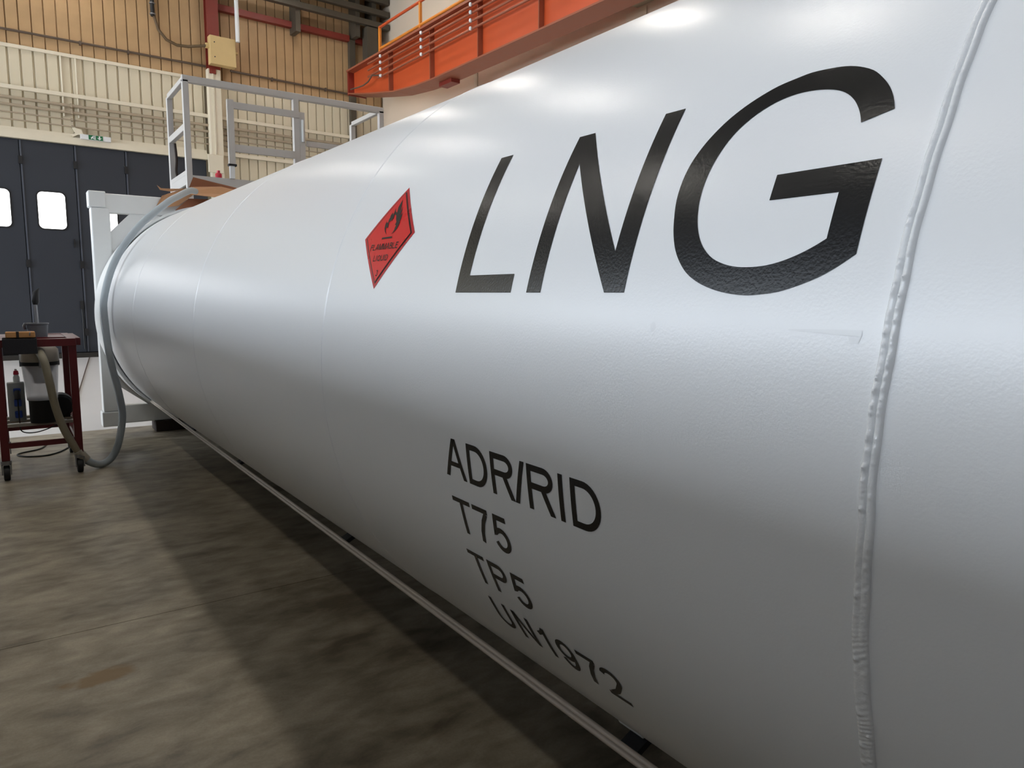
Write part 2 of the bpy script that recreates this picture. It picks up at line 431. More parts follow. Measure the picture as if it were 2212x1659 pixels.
mk('case', MB().box(4.82, 5.48, -0.50, -0.27, 7.62, 8.34), 'box_cream', b, bev=0.012)
mk('gland', MB().tube([(4.74, -0.38, 8.08), (4.83, -0.38, 8.08)], 0.07, 12), 'box_cream', b, smooth=True)
for z in (7.8, 8.17):
    mk('screw', MB().tube([(4.93, -0.51, z), (4.93, -0.5, z)], 0.016, 8), 'dark_metal', b)
mk('cable_entry', MB().tube([(5.47, -0.4, 8.02), (5.55, -0.4, 8.02)], 0.04, 10), 'box_cream', b)
tag(mk('downpipe', MB().tube([(5.50, -0.62, ZC - 0.05), (5.50, -0.62, 8.25)], 0.055, 14), 'white_plastic', base=(5.5, -0.62, 8.25), frame=FW, smooth=True),
    'white plastic tube hanging down beside the cream switch box', 'pipe')
cp = [(3.56, -0.07, ZC - 0.1), (3.56, -0.07, 9.1), (3.60, -0.07, 8.6), (3.68, -0.07, 8.32), (3.86, -0.08, 8.11), (4.10, -0.1, 8.02), (4.35, -0.2, 8.01), (4.76, -0.38, 8.07)]
t = thing('curved_conduit', 'brown cable bending down the sheet wall into the cream switch box', 'cable', (3.56, -0.07, 9.0), FW)
mk('cable', MB().tube(cp, 0.035, 10), 'cable_brown', t, smooth=True)
mk('sleeve', MB().tube([(3.56, -0.07, 8.62), (3.56, -0.07, ZC - 0.15)], 0.05, 10), 'dark_metal', t, smooth=True)
for z in (8.66, 8.92):
    mk('clip', MB().tube([(3.56, -0.07, z), (3.56, -0.07, z + 0.025)], 0.07, 10), 'zinc', t)
t = thing('dark_conduit', 'thin dark conduit running across the brown sheets above the cream ones', 'conduit', (3.5, -0.05, 7.62), FW)
mk('tube', MB().tube([(-4, -0.05, 7.62), (4.80, -0.05, 7.64)], 0.028, 10), 'conduit', t, smooth=True)
mk('tube', MB().tube([(5.45, -0.05, 7.64), (8.95, -0.05, 7.62)], 0.028, 10), 'conduit', t, smooth=True)
for xx in (1.9, 2.95, 6.6, 8.2):
    mk('clip', MB().box(xx - 0.02, xx + 0.02, -0.09, 0.0, 7.58, 7.67), 'conduit', t)
for z, r, wd in ((6.11, 0.036, 'uppermost'), (5.95, 0.034, 'second from top'), (5.78, 0.018, 'third from top'), (5.62, 0.017, 'lowest')):
    t = thing('wall_pipe', '%s of four taupe pipes running above the folding door' % wd, 'pipe', (2.0, -0.08, z), FW, 'pipes above the folding door')
    mk('tube', MB().tube([(-4, -0.08, z), (4.85, -0.08, z)], r, 10), 'pipe_taupe', t, smooth=True)
    mk('tube', MB().tube([(5.10, -0.08, z), (8.95, -0.08, z)], r, 10), 'pipe_taupe', t, smooth=True)
    for xx in (1.62, 5.3):
        mk('clip', MB().box(xx - 0.02, xx + 0.02, -0.13, 0.0, z - r - 0.008, z + r + 0.012), 'pipe_taupe', t)
for nm, xx, z0, txt in (('conduit_riser', 1.47, 5.85, 'pale thin conduit rising left of the pipe clips above the door'), ('conduit_riser', 1.78, 5.85, 'pale thin conduit rising over the exit sign')):
    tag(mk(nm, MB().tube([(xx, -0.03, z0), (xx, -0.03, 7.3)], 0.018, 8), 'trim_cream', base=(xx, -0.03, z0), frame=FW, smooth=True), txt, 'conduit')
tag(mk('wall_bracket', MB().prism([(1.60, 5.62), (1.80, 5.56), (1.84, 5.44), (1.72, 5.44), (1.62, 5.38), (1.58, 5.41), (1.67, 5.48)], 1, -0.13, -0.05), 'trim_cream', base=(1.7, -0.09, 5.45), frame=FW),
    'bent cream bracket above the door beside the exit sign', 'bracket')
s = thing('exit_sign', 'white emergency exit light with green pictogram panels over the door', 'exit sign', (2.08, -0.15, 5.38), FW)
mk('housing', MB().box(1.76, 2.42, -0.20, -0.12, 5.34, 5.455), 'white_plastic', s, bev=0.006)
for a, bb in ((1.93, 2.08), (2.09, 2.24)):
    p = mk('sign_panel', MB().box(a, bb, -0.21, -0.20, 5.345, 5.45), 'sign_green', s)
    if a < 2:
        mk('pictogram', MB().prism([(1.98, 5.36), (2.0, 5.36), (2.02, 5.39), (2.03, 5.36), (2.05, 5.36), (2.035, 5.41), (2.05, 5.435), (2.03, 5.44), (2.0, 5.41), (1.98, 5.40)], 1, -0.215, -0.21)
           .box(2.055, 2.075, -0.215, -0.21, 5.35, 5.445), 'white_plastic', p)
    else:
        mk('pictogram', MB().prism([(2.165, 5.352), (2.215, 5.40), (2.18, 5.395), (2.18, 5.442), (2.15, 5.442), (2.15, 5.395), (2.115, 5.40)], 1, -0.215, -0.21), 'white_plastic', p)

tag(mk('red_girt', MB().box(5.14, 8.95, -0.16, -0.002, 9.12, 9.28).box(9.15, 9.45, -0.16, -0.002, 9.12, 9.28), 'steel_red', base=(7.2, -0.08, 9.2), frame=FW), 'dark red horizontal girt across the brown sheets below the dark beams', 'beam')
for k, (z, wd) in enumerate(((9.62, 'lowest'), (9.98, 'middle'), (10.34, 'top'))):
    tag(mk('runway_bar', MB().box(5.6, 10.05, -0.62, -0.46, z - 0.08, z + 0.08), 'steel_dark', base=(7.5, -0.5, z), frame=FW, bev=0.01),
        '%s of the dark steel beams stacked high on the far wall' % wd, 'beam', 'dark beams on the far wall')
for xx in (7.25, 9.08, 9.62):
    tag(mk('beam_hanger', MB().box(xx - 0.07, xx + 0.07, -0.46, 0.0, 8.95 if xx < 9 else 9.2, 10.6), 'steel_dark', base=(xx, -0.2, 9.2), frame=FW),
        {7.25: 'dark upright hanger holding the stacked beams, leftmost', 9.08: 'dark upright hanger of the stacked beams above the corner post', 9.62: 'dark upright hanger nearest the beige wall'}[xx], 'bracket', 'beam hangers')
c = thing('corner_post', 'slim dark steel post at the end of the sheet wall', 'column', (9.05, -0.1, 0), FW)
mk('post', MB().box(8.96, 9.14, -0.14, 0.0, 0.0, 9.18), 'steel_dark', c)
mk('base_plate', MB().box(8.9, 9.2, -0.2, 0.0, 0.0, 0.03), 'steel_dark', c)

# ------------------------------------------------------------------ lamps of the hall roof (their light is their own)
def lamp(x, y, txt):
    t = thing('high_bay_lamp', txt, 'lamp', (x, y, 10.5), None, 'high bay lamps under the roof')
    mk('shell', MB().lathe([(0.07, 0.42), (0.11, 0.40), (0.15, 0.22), (0.33, 0.02), (0.34, 0.0), (0.32, 0.0), (0.30, 0.03)], (x, y, 10.5), 24), 'lamp_shell', t, smooth=True)
    mk('diffuser', MB().lathe([(0.001, 0.02), (0.29, 0.02)], (x, y, 10.5), 10), 'lamp_light', t)
    mk('hanger', MB().tube([(x, y, 10.9), (x, y, ZC)], 0.012, 6), 'lamp_shell', t)
NTH = ('first', 'second', 'third', 'fourth', 'fifth')
for rn, x, yy in (('over the tank', 1.75, (0.4, 5.5, 10.3, 15.2, 19.4)), ('beside the beige wall', 7.0, (-0.4, 4.6, 9.6, 14.6, 18.2)),
                  ('in the left aisle', -4.3, (0.4, 5.5, 10.3, 15.2))):
    for k, y in enumerate(yy):
        lamp(x, y, 'round high bay roof lamp %s, %s from the camera end' % (rn, NTH[k]))

# ------------------------------------------------------------------ crane girder
ga = math.radians(2.0)
GU = Vector((math.sin(ga), -math.cos(ga), 0)); GN = Vector((-math.cos(ga), -math.sin(ga), 0))   # along (towards the camera end), outward (to the tank)
FG = Matrix(((GU.x, GN.x, 0, 8.66), (GU.y, GN.y, 0, 20.0), (0, 0, 1, 0), (0, 0, 0, 1)))
# local x: metres along the girder from its far end, y: towards the tank, z: up
crane = thing('crane_girder', 'orange bridge crane girder with curved belly below the beige wall top', 'crane', (6, 0, 7.3), FG)
LEN = 24.0
belly = [(-0.35, 7.32), (0.7, 7.10), (1.4, 6.97), (2.4, 6.80), (3.5, 6.70), (4.3, 6.67), (LEN, 6.70)]
web = [(x, z + 0.02) for x, z in belly] + [(LEN, 7.93), (-0.35, 7.93)]
mk('web_plate', MB().prism(web, 1, -0.06, -0.02), 'crane_orange', crane)
mb = MB()
for (x0, z0), (x1, z1) in zip(belly[:-1], belly[1:]):
    mb.add([(x0, -0.38, z0), (x1, -0.38, z1), (x1, 0.18, z1), (x0, 0.18, z0), (x0, -0.38, z0 + 0.035), (x1, -0.38, z1 + 0.035), (x1, 0.18, z1 + 0.035), (x0, 0.18, z0 + 0.035)],
           [(0, 3, 2, 1), (4, 5, 6, 7), (0, 1, 5, 4), (3, 7, 6, 2), (0, 4, 7, 3), (1, 2, 6, 5)])
mk('bottom_flange', mb, 'crane_brown', crane)
mk('web_plate', MB().prism(web, 1, -0.34, -0.30), 'crane_orange', crane)
mk('top_flange', MB().box(-0.4, LEN, -0.40, 0.20, 7.93, 7.98), 'crane_brown', crane)
mk('end_plate', MB().box(-0.42, -0.35, -0.40, 0.16, 7.3, 7.98), 'steel_red', crane)
for x in (2.02, 4.12, 6.15, 8.25, 10.35, 12.4, 14.5):
    zb = max(6.70, 6.72 + max(0, (3.8 - x)) * 0.12)
    mk('stiffener', MB().box(x - 0.012, x + 0.012, -0.02, 0.11, zb, 7.93), 'crane_brown', crane)
for z in (7.85, 7.69, 7.52, 7.355):
    mk('cable_pipe', MB().tube([(0.9 if z > 7.4 else 1.5, 0.15, z), (LEN, 0.15, z)], 0.026, 8), 'crane_brown', crane, smooth=True)
    for x in (1.72, 3.86, 6.0, 8.1):
        mk('pipe_clip', MB().lathe([(0.001, 0.045), (0.03, 0.035), (0.042, 0.0), (0.03, -0.035), (0.001, -0.045)], (x, 0.19, z), 10), 'white_plastic', crane, smooth=True)
for x in (1.64, 3.77, 5.9, 8.0, 10.1):
    mk('rail_post', MB().box(x - 0.03, x + 0.03, 0.12, 0.18, 7.98, 8.62), 'rail_yellow', crane)
mk('handrail', MB().tube([(1.62, 0.15, 8.60), (LEN, 0.15, 8.60)], 0.035, 10), 'crane_orange', crane, smooth=True)
mk('handrail', MB().tube([(1.62, 0.15, 8.06), (LEN, 0.15, 8.06)], 0.035, 10), 'rail_yellow', crane, smooth=True)
mk('hanging_cable', MB().tube([(-0.2, 0.16, 7.42), (0.35, 0.18, 7.36), (0.7, 0.2, 7.33), (1.0, 0.2, 7.36), (1.2, 0.18, 7.48), (1.5, 0.16, 7.42), (1.72, 0.16, 7.36)], 0.02, 8), 'conduit', crane, smooth=True)
mk('rail_shoe', MB().box(4.2, 4.75, -0.34, -0.1, 6.58, 6.67), 'steel_red', crane)
cv = thing('end_carriage', 'dark end carriage carrying the orange crane girder at the far wall', 'crane carriage', (9.35, -0.9, 8.3), FW)
mk('carriage_box', MB().box(9.2, 9.75, -1.02, -0.62, 7.98, 8.55), 'steel_dark', cv, bev=0.02)
mk('wheel_housing', MB().box(9.30, 9.65, -0.62, -0.3, 8.1, 9.5), 'steel_dark', cv)
tag(mk('cable_tray', MB().box(9.55, XR, 9.92, 10.34, 6.98, 7.05).box(9.55, XR, 9.92, 9.95, 7.05, 7.14).box(9.55, XR, 10.31, 10.34, 7.05, 7.14), 'pipe_taupe', base=(9.8, 10.1, 7.0)),
    'short grey green cable tray stub on the beige wall under the crane', 'cable tray')

# ------------------------------------------------------------------ tank
AX, AZ, R0 = 2.03, 1.344, 1.156
def RAD(y):
    return R0 + max(0.0, y - 2.42) * 0.0068
def cyl(y, arc, off=0.0):
    """point of the shell: y along the axis, arc length up from the side line facing the aisle"""
    r = RAD(y) + off; a = arc / R0
    return (AX - r * math.cos(a), y, AZ + r * math.sin(a))

tank = thing('tank_container', 'long white cylindrical tank in a container frame with black lettering', 'tank container', (AX, 3.0, 0.0))
prof = [(0.02, -2.95), (0.5, -2.9), (0.85, -2.78), (1.05, -2.62), (R0 - 0.01, -2.42), (R0, -2.3)]
ys = [-2.3 + 0.2 * k for k in range(1, 24)]
prof += [(RAD(y), y) for y in ys] + [(RAD(y), y) for y in [2.42 + 0.5 * k for k in range(0, 13)] if y < 8.5] + [(RAD(8.5), 8.5), (RAD(8.5) - 0.02, 8.54), (1.13, 8.55), (1.10, 8.9), (0.9, 9.1), (0.02, 9.15)]
shell = mk('shell', MB().lathe(prof, (AX, 0, AZ), 360, axis='y'), 'paint_white', tank, smooth=True)
mk('end_collar', MB().lathe([(1.21, 8.62), (1.234, 8.62), (1.234, 9.16), (1.20, 9.16), (1.20, 8.64), (1.21, 8.62)], (AX, 0, AZ), 180, axis='y'), 'frame_white', tank, smooth=True)

# circumferential welds: thin ones between the shell courses
for y in (2.385, 4.38, 6.62, 8.3):
    r = RAD(y)
    mk('weld_seam', MB().lathe([(r - 0.0005, y - 0.007), (r + 0.0018, y - 0.0035), (r + 0.0026, y), (r + 0.0018, y + 0.0035), (r - 0.0005, y + 0.007)], (AX, 0, AZ), 240, axis='y'), 'paint_white', shell, smooth=True)
# the near weld: two beads side by side that run into one lower down
mb = MB(); rng = random.Random(3)
n = 1500; m = 19
a0, a1 = -1.25, 1.75
import bisect
drops = sorted((rng.uniform(a0, a1), rng.uniform(0.0015, 0.005), rng.choice((-1, 1)), rng.uniform(0.002, 0.004)) for _ in range(700))
dk = [d[0] for d in drops]
vs = []
for i in range(n + 1):
    arc = a0 + (a1 - a0) * i / n
    c0 = 0.4625 - 0.021 * max(-0.6, min(0.8, arc)) + 0.0008 * math.sin(arc * 23) + 0.0006 * math.sin(arc * 61)
    hw = 0.0098 + 0.0026 / (1 + math.exp((arc - 0.02) * 14))
    split = 1 / (1 + math.exp(-(arc + 0.02) * 18))         # 1: two beads, 0: one flat bead
    near = drops[bisect.bisect_left(dk, arc - 0.011):bisect.bisect_left(dk, arc + 0.011)]
    act = 0.22 + 0.78 * math.exp(-((arc - 0.17) / 0.16) ** 2)
    for j in range(m):
        t = -1 + 2 * j / (m - 1)
        flat = 0.0042 * (1 - t ** 4) + 0.0006 * math.sin(arc * 620 + 9 * math.sin(arc * 37) + 5 * t) * (0.6 + 0.4 * math.sin(arc * 53))
        two = 0.0065 * math.sqrt(max(0, 1 - (abs(t) * 2 - 1) ** 2)) * (1.0 if t < 0 else 0.82)
        h = flat * (1 - split) + two * split
        for d in near:
            u = (arc - d[0]) / d[3]; w = (t - 0.5 * d[2]) / 0.36
            q = u * u + w * w
            if q < 6: h += d[1] * 0.8 * math.exp(-q) * act
        if j in (0, m - 1): h = -0.002
        vs.append(cyl(c0 + t * hw, arc, h))
fs = [(i * m + j, i * m + j + 1, (i + 1) * m + j + 1, (i + 1) * m + j) for i in range(n) for j in range(m - 1)]
mb.add(vs, fs)
lab(mk('weld_bead', mb, 'weld_white', shell, smooth=True), 'thick double weld bead around the tank')

# decals: flat outlines in (x right, height) metres laid on the shell
def decal(name, polys, m, parent, off):
    """polys: outlines as (y, arc) points; each is triangulated, cut every centimetre and bent round the shell"""
    bm = bmesh.new()
    for p in polys:
        vv = [bm.verts.new((a, b, 0)) for a, b in p]
        for tri in mgeo.tessellate_polygon([[Vector((a, b, 0)) for a, b in p]]):
            try: bm.faces.new([vv[i] for i in tri])
            except ValueError: pass
    for f in bm.faces: f.normal_update()
    bmesh.ops.reverse_faces(bm, faces=[f for f in bm.faces if f.normal.z > 0])
    lo = min(v.co.y for v in bm.verts); hi = max(v.co.y for v in bm.verts)
    k = math.ceil(lo / 0.012)
    while k * 0.012 < hi:
        bmesh.ops.bisect_plane(bm, geom=bm.verts[:] + bm.edges[:] + bm.faces[:], plane_co=(0, k * 0.012, 0), plane_no=(0, 1, 0), dist=1e-6)
        k += 1
    bm.verts.index_update()
    mb = MB(); mb.add([cyl(v.co.x, v.co.y, off) for v in bm.verts], [tuple(v.index for v in f.verts) for f in bm.faces])
    bm.free()
    o = mk(name, mb, m, parent)
    # normals must look away from the axis
    me = o.data
    s = sum(1 if (p.normal.dot(Vector((p.center.x, 0, p.center.z - AZ))) > 0) else -1 for p in me.polygons)
    if s < 0: me.flip_normals()
    return o

Lp = [(1.478, 0.626), (1.529, 0.626), (1.529, 0.264), (1.294, 0.264), (1.294, 0.306), (1.479, 0.306)]
Np = [(1.236, 0.264), (1.187, 0.264), (1.184, 0.549), (0.993, 0.264), (0.941, 0.264), (0.932, 0.625), (0.980, 0.625), (0.987, 0.342), (1.178, 0.625), (1.228, 0.625)]
Gp = [(0.566, 0.512), (0.523, 0.524), (0.53, 0.543), (0.541, 0.563), (0.557, 0.583), (0.576, 0.601), (0.601, 0.615), (0.624, 0.623), (0.649, 0.627), (0.681, 0.629), (0.708, 0.625), (0.736, 0.619), (0.762, 0.608), (0.788, 0.593), (0.813, 0.573), (0.834, 0.549), (0.85, 0.524), (0.862, 0.496), (0.868, 0.465), (0.868, 0.429), (0.861, 0.393), (0.852, 0.363), (0.84, 0.337), (0.824, 0.315), (0.804, 0.296), (0.778, 0.281), (0.748, 0.27), (0.716, 0.263), (0.685, 0.26), (0.66, 0.261), (0.629, 0.265), (0.598, 0.274), (0.568, 0.286), (0.544, 0.3), (0.522, 0.316), (0.519, 0.449), (0.677, 0.448), (0.678, 0.407), (0.568, 0.407), (0.569, 0.34), (0.585, 0.33), (0.605, 0.32), (0.629, 0.311), (0.655, 0.305), (0.68, 0.303), (0.707, 0.304), (0.732, 0.309), (0.757, 0.319), (0.777, 0.334), (0.792, 0.352), (0.804, 0.375), (0.812, 0.401), (0.816, 0.427), (0.816, 0.457), (0.811, 0.487), (0.8, 0.519), (0.783, 0.547), (0.756, 0.571), (0.726, 0.586), (0.695, 0.592), (0.667, 0.591), (0.641, 0.586), (0.619, 0.578), (0.602, 0.567), (0.588, 0.553), (0.577, 0.537), (0.57, 0.523)]
def catmull(P, n=3):
    out = []
    for i in range(len(P) - 1):
        a, b, c, d = P[max(0, i - 1)], P[i], P[i + 1], P[min(len(P) - 1, i + 2)]
        for k in range(n):
            t = k / n
            out.append(tuple(0.5 * (2 * b[q] + (c[q] - a[q]) * t + (2 * a[q] - 5 * b[q] + 4 * c[q] - d[q]) * t * t + (3 * b[q] - a[q] - 3 * c[q] + d[q]) * t ** 3) for q in (0, 1)))
    return out + [P[-1]]
Gp = catmull(Gp[1:35]) + Gp[35:39] + catmull(Gp[39:] + [Gp[0]])
for p in (Lp, Np, Gp):
    decal('letter', [p], 'vinyl_black', tank, 0.0009)

# sans-serif characters of the small lines: straight ones as outlines, round ones as strokes
def arcp(cx, cy, rx, ry, a0, a1, n=14):
    return [(cx + rx * math.cos(math.radians(a0 + (a1 - a0) * k / n)), cy + ry * math.sin(math.radians(a0 + (a1 - a0) * k / n))) for k in range(n + 1)]
def stroke(pts, t, closed=False):
    """mitred ribbon of width t along the points"""
    P = []
    for a, b in pts:
        if not P or (Vector((a, b)) - P[-1]).length > 1e-4: P.append(Vector((a, b)))
    k = len(P); L = []; Rr = []
    for i in range(k):
        a = P[i - 1] if (i > 0 or closed) else None; b = P[(i + 1) % k] if (i < k - 1 or closed) else None
        d0 = (P[i] - a).normalized() if a is not None else None; d1 = (b - P[i]).normalized() if b is not None else None
        if d0 is None: d0 = d1
        if d1 is None: d1 = d0
        n0 = Vector((-d0.y, d0.x)); n1 = Vector((-d1.y, d1.x)); mm = (n0 + n1)
        mm = mm.normalized() if mm.length > 1e-6 else n0
        f = min(2.2, 1 / max(0.3, mm.dot(n0)))
        L.append(P[i] + mm * (t / 2 * f)); Rr.append(P[i] - mm * (t / 2 * f))
    out = []
    for i in range(k if closed else k - 1):
        j = (i + 1) % k
        out.append([tuple(L[i]), tuple(L[j]), tuple(Rr[j]), tuple(Rr[i])])
    return out
def glyph(ch, w, t):
    h = t / 2; q = t * 1.08
    B = lambda x0, x1, y0, y1: [(x0, y0), (x1, y0), (x1, y1), (x0, y1)]
    if ch == 'I': return [B(0, w, 0, 1)]
    if ch == 'L': return [B(0, t, 0, 1), B(t, w, 0, t)]
    if ch == 'T': return [B(0, w, 1 - t * 0.9, 1), B(w / 2 - h, w / 2 + h, 0, 1 - t * 0.9)]
    if ch == 'F': return [B(0, t, 0, 1), B(t, w, 1 - t, 1), B(t, w * 0.88, 0.47, 0.47 + t)]
    if ch == 'E': return [B(0, t, 0, 1), B(t, w, 1 - t, 1), B(t, w * 0.92, 0.47, 0.47 + t), B(t, w, 0, t)]
    if ch == '/': return [[(0, 0), (w * 0.34, 0), (w, 1), (w * 0.66, 1)]]
    if ch == 'A': return [[(0, 0), (q, 0), (w / 2 + q * 0.42, 1), (w / 2 - q * 0.55, 1)], [(w - q, 0), (w, 0), (w / 2 + q * 0.55, 1), (w / 2 - q * 0.42, 1)], B(w * 0.2, w * 0.8, 0.29, 0.29 + t * 0.85)]
    if ch == 'N': return [B(0, t, 0, 1), B(w - t, w, 0, 1), [(0, 1), (t * 1.05, 1), (w, 0), (w - t * 1.05, 0)]]
    if ch == 'M': return [B(0, t, 0, 1), B(w - t, w, 0, 1), [(0, 1), (t * 1.2, 1), (w / 2 + h, 0), (w / 2 - h, 0)], [(w, 1), (w - t * 1.2, 1), (w / 2 - h, 0), (w / 2 + h, 0)]]
    if ch == 'D': return [B(0, t, 0, 1)] + stroke([(t, h), (w * 0.42, h)] + arcp(w * 0.42, 0.5, w * 0.58 - h, 0.5 - h, -90, 90, 18)[1:-1] + [(w * 0.42, 1 - h), (t, 1 - h)], t)
    if ch in 'RP':
        o = [B(0, t, 0, 1)]
        o += stroke([(t, 1 - h), (w * 0.62, 1 - h)] + arcp(w * 0.62, 0.735, w * 0.36 - h, 0.265 - h, 90, -90) + [(w * 0.62, 0.47 + h), (t, 0.47 + h)], t)
        if ch == 'R': o.append([(w - q * 1.12, 0), (w, 0), (w * 0.62 + q * 0.3, 0.47 + h), (w * 0.62 - q * 0.8, 0.47 + h)])
        return o
    if ch == 'B':
        return [B(0, t, 0, 1)] + stroke([(t, 1 - h), (w * 0.55, 1 - h)] + arcp(w * 0.55, 0.76, w * 0.4 - h, 0.24 - h, 90, -90) + [(t, 0.52 + h)], t) + \
            stroke([(t, 0.52), (w * 0.58, 0.52)] + arcp(w * 0.58, 0.27, w * 0.42 - h, 0.27 - h, 90, -90) + [(t, h)], t)
    if ch == 'U': return stroke([(h, 1), (h, 0.36)] + arcp(w / 2, 0.36, w / 2 - h, 0.36 - h, 180, 360) + [(w - h, 1)], t)
    if ch == 'Q': return stroke(arcp(w / 2, 0.5, w / 2 - h, 0.5 - h, 0, 350, 24), t, True) + [[(w * 0.62, 0.24), (w * 0.55, 0.16), (w * 0.92, -0.06), (w, 0.02)]]
    if ch == '7': return [B(0, w, 1 - t * 0.95, 1)] + stroke([(w - h * 1.1, 1 - t * 0.9), (w * 0.62, 0.62), (w * 0.42, 0.3), (w * 0.33, 0)], t)
    if ch == '1': return [B(w - t, w, 0, 1)] + stroke([(w - h, 1 - h * 0.6), (w * 0.5, 0.82), (0, 0.72)], t * 0.9)
    if ch == '5': return stroke([(w * 0.94, 1 - h), (w * 0.24, 1 - h), (h * 1.25, 0.50)] + arcp(w * 0.48, 0.335, w * 0.52 - h, 0.335 - h, 140, -160, 20), t)
    if ch == '2': return stroke(arcp(w * 0.5, 0.71, w * 0.47 - h, 0.29 - h, 170, -30, 16) + [(w * 0.55, 0.32), (h * 1.6, t * 0.8)], t) + [B(0, w, 0, t * 0.95)]
    if ch == '3': return stroke(arcp(w * 0.48, 0.74, w * 0.42 - h, 0.26 - h, 160, -70, 14), t) + stroke(arcp(w * 0.48, 0.28, w * 0.5 - h, 0.28 - h, 80, -160, 16), t)
    if ch == '9': return stroke(arcp(w / 2, 0.665, w / 2 - h, 0.335 - h, 0, 345, 22), t, True) + stroke(arcp(w / 2, 0.5, w / 2 - h, 0.5 - h, 10, -155, 18), t)
def put(ch, yl, yr, z0, z1, t, m, parent, off):
    hgt = z1 - z0; w = abs(yl - yr) / hgt
    decal('letter', [[(yl - x * hgt, z0 + z * hgt) for x, z in p] for p in glyph(ch, w, t)], m, parent, off)
lines = ((-0.196, -0.095, [('A', 1.551, 1.453), ('D', 1.441, 1.355), ('R', 1.338, 1.249), ('/', 1.249, 1.205), ('R', 1.197, 1.107), ('I', 1.0905, 1.0765), ('D', 1.053, 0.966)]),
         (-0.352, -0.253, [('T', 1.547, 1.465), ('7', 1.454, 1.387), ('5', 1.371, 1.307)]),
         (-0.510, -0.410, [('T', 1.550, 1.471), ('P', 1.456, 1.379), ('5', 1.361, 1.296)]),
         (-0.670, -0.567, [('U', 1.545, 1.469), ('N', 1.442, 1.368), ('1', 1.338, 1.303), ('9', 1.270, 1.203), ('7', 1.186, 1.122), ('2', 1.114, 1.044)]))
for z0, z1, row in lines:
    for ch, a, b in row:
        put(ch, a, b, z0, z1, 0.142, 'vinyl_black', tank, 0.0009)

# hazard placard
cx, cz, hd = 2.013, 0.441, 0.171
dia = lambda s: [(cx, cz + hd * s * 0.97), (cx - hd * s, cz), (cx, cz - hd * s * 0.97), (cx + hd * s, cz)]
pl = decal('hazard_placard', [dia(1.0)], 'placard_edge', tank, 0.0008)
lab(pl, 'red diamond flammable liquid placard')
decal('border_line', [dia(0.905)], 'ink_black', pl, 0.0016)
decal('red_field', [dia(0.865)], 'placard_red', pl, 0.0025)
flame = [(2.0441, 0.4567), (2.0566, 0.4693), (2.0605, 0.4814), (2.061, 0.4956), (2.0551, 0.4868), (2.0466, 0.4872), (2.0478, 0.4992), (2.0448, 0.5036), (2.0472, 0.511), (2.0415, 0.5212), (2.0325, 0.5119), (2.0298, 0.5188), (2.0328, 0.5359), (2.0227, 0.5229), (2.0089, 0.5167), (2.0167, 0.5366), (2.0095, 0.5611), (2.0001, 0.5443), (1.9917, 0.5267), (1.9906, 0.5184), (1.9869, 0.5239), (1.9843, 0.5342), (1.9797, 0.5208), (1.9787, 0.5113), (1.9799, 0.5045), (1.973, 0.5073), (1.9689, 0.5162), (1.9649, 0.503), (1.9628, 0.4891), (1.9668, 0.4826), (1.9609, 0.4821), (1.9622, 0.4709), (1.9646, 0.462), (1.9715, 0.4558), (1.9785, 0.4496), (1.994, 0.4451), (1.9844, 0.4512), (1.9808, 0.4588), (1.9814, 0.4656), (1.9796, 0.4723), (1.989, 0.4754), (1.9868, 0.4843), (1.9974, 0.4945), (2.0054, 0.5069), (2.0175, 0.5128), (2.0209, 0.5084), (2.0175, 0.4987), (2.0232, 0.4969), (2.02, 0.4873), (2.0288, 0.4951), (2.0325, 0.4907), (2.0414, 0.4868), (2.0358, 0.477), (2.032, 0.4662), (2.0448, 0.473), (2.0461, 0.4685), (2.0408, 0.4588), (2.0237, 0.4449)]
decal('flame_symbol', [flame], 'ink_black', pl, 0.0036)
decal('flame_bar', [[(2.048, 0.4372), (1.979, 0.4372), (1.979, 0.4316), (2.048, 0.4316)]], 'ink_black', pl, 0.0036)
def small(txt, ya, yb, z0, z1, t):
    ws = {'I': 0.3, 'L': 0.85, 'M': 1.25, 'A': 1.1, 'Q': 1.2, 'F': 0.85, 'E': 0.9}
    tot = sum(ws.get(c, 1.0) for c in txt) + 0.22 * (len(txt) - 1); k = (ya - yb) / tot; x = ya
    for c in txt:
        w = ws.get(c, 1.0) * k
        put(c, x, x - w * (1.0 if c != 'I' else 0.5), z0, z1, t, 'ink_black', pl, 0.0036); x -= w + 0.22 * k
small('FLAMMABLE', 2.108, 1.920, 0.397, 0.417, 0.15)
small('LIQUID', 2.063, 1.964, 0.361, 0.380, 0.15)
small('3', 2.019, 2.006, 0.314, 0.333, 0.15)
# marks on the paint
decal('tape_mark', [[(0.60, 0.2125), (0.494, 0.2155), (0.494, 0.2065), (0.60, 0.2110)], [(0.512, 0.2066), (0.4945, 0.2062), (0.497, 0.198), (0.508, 0.197)]], 'residue', shell, 0.0005)
decal('smudge', [[(0.857 + 0.006 * math.cos(k), 0.206 + 0.008 * math.sin(k)) for k in [2 * math.pi * j / 14 for j in range(14)]]], 'residue', shell, 0.0004)

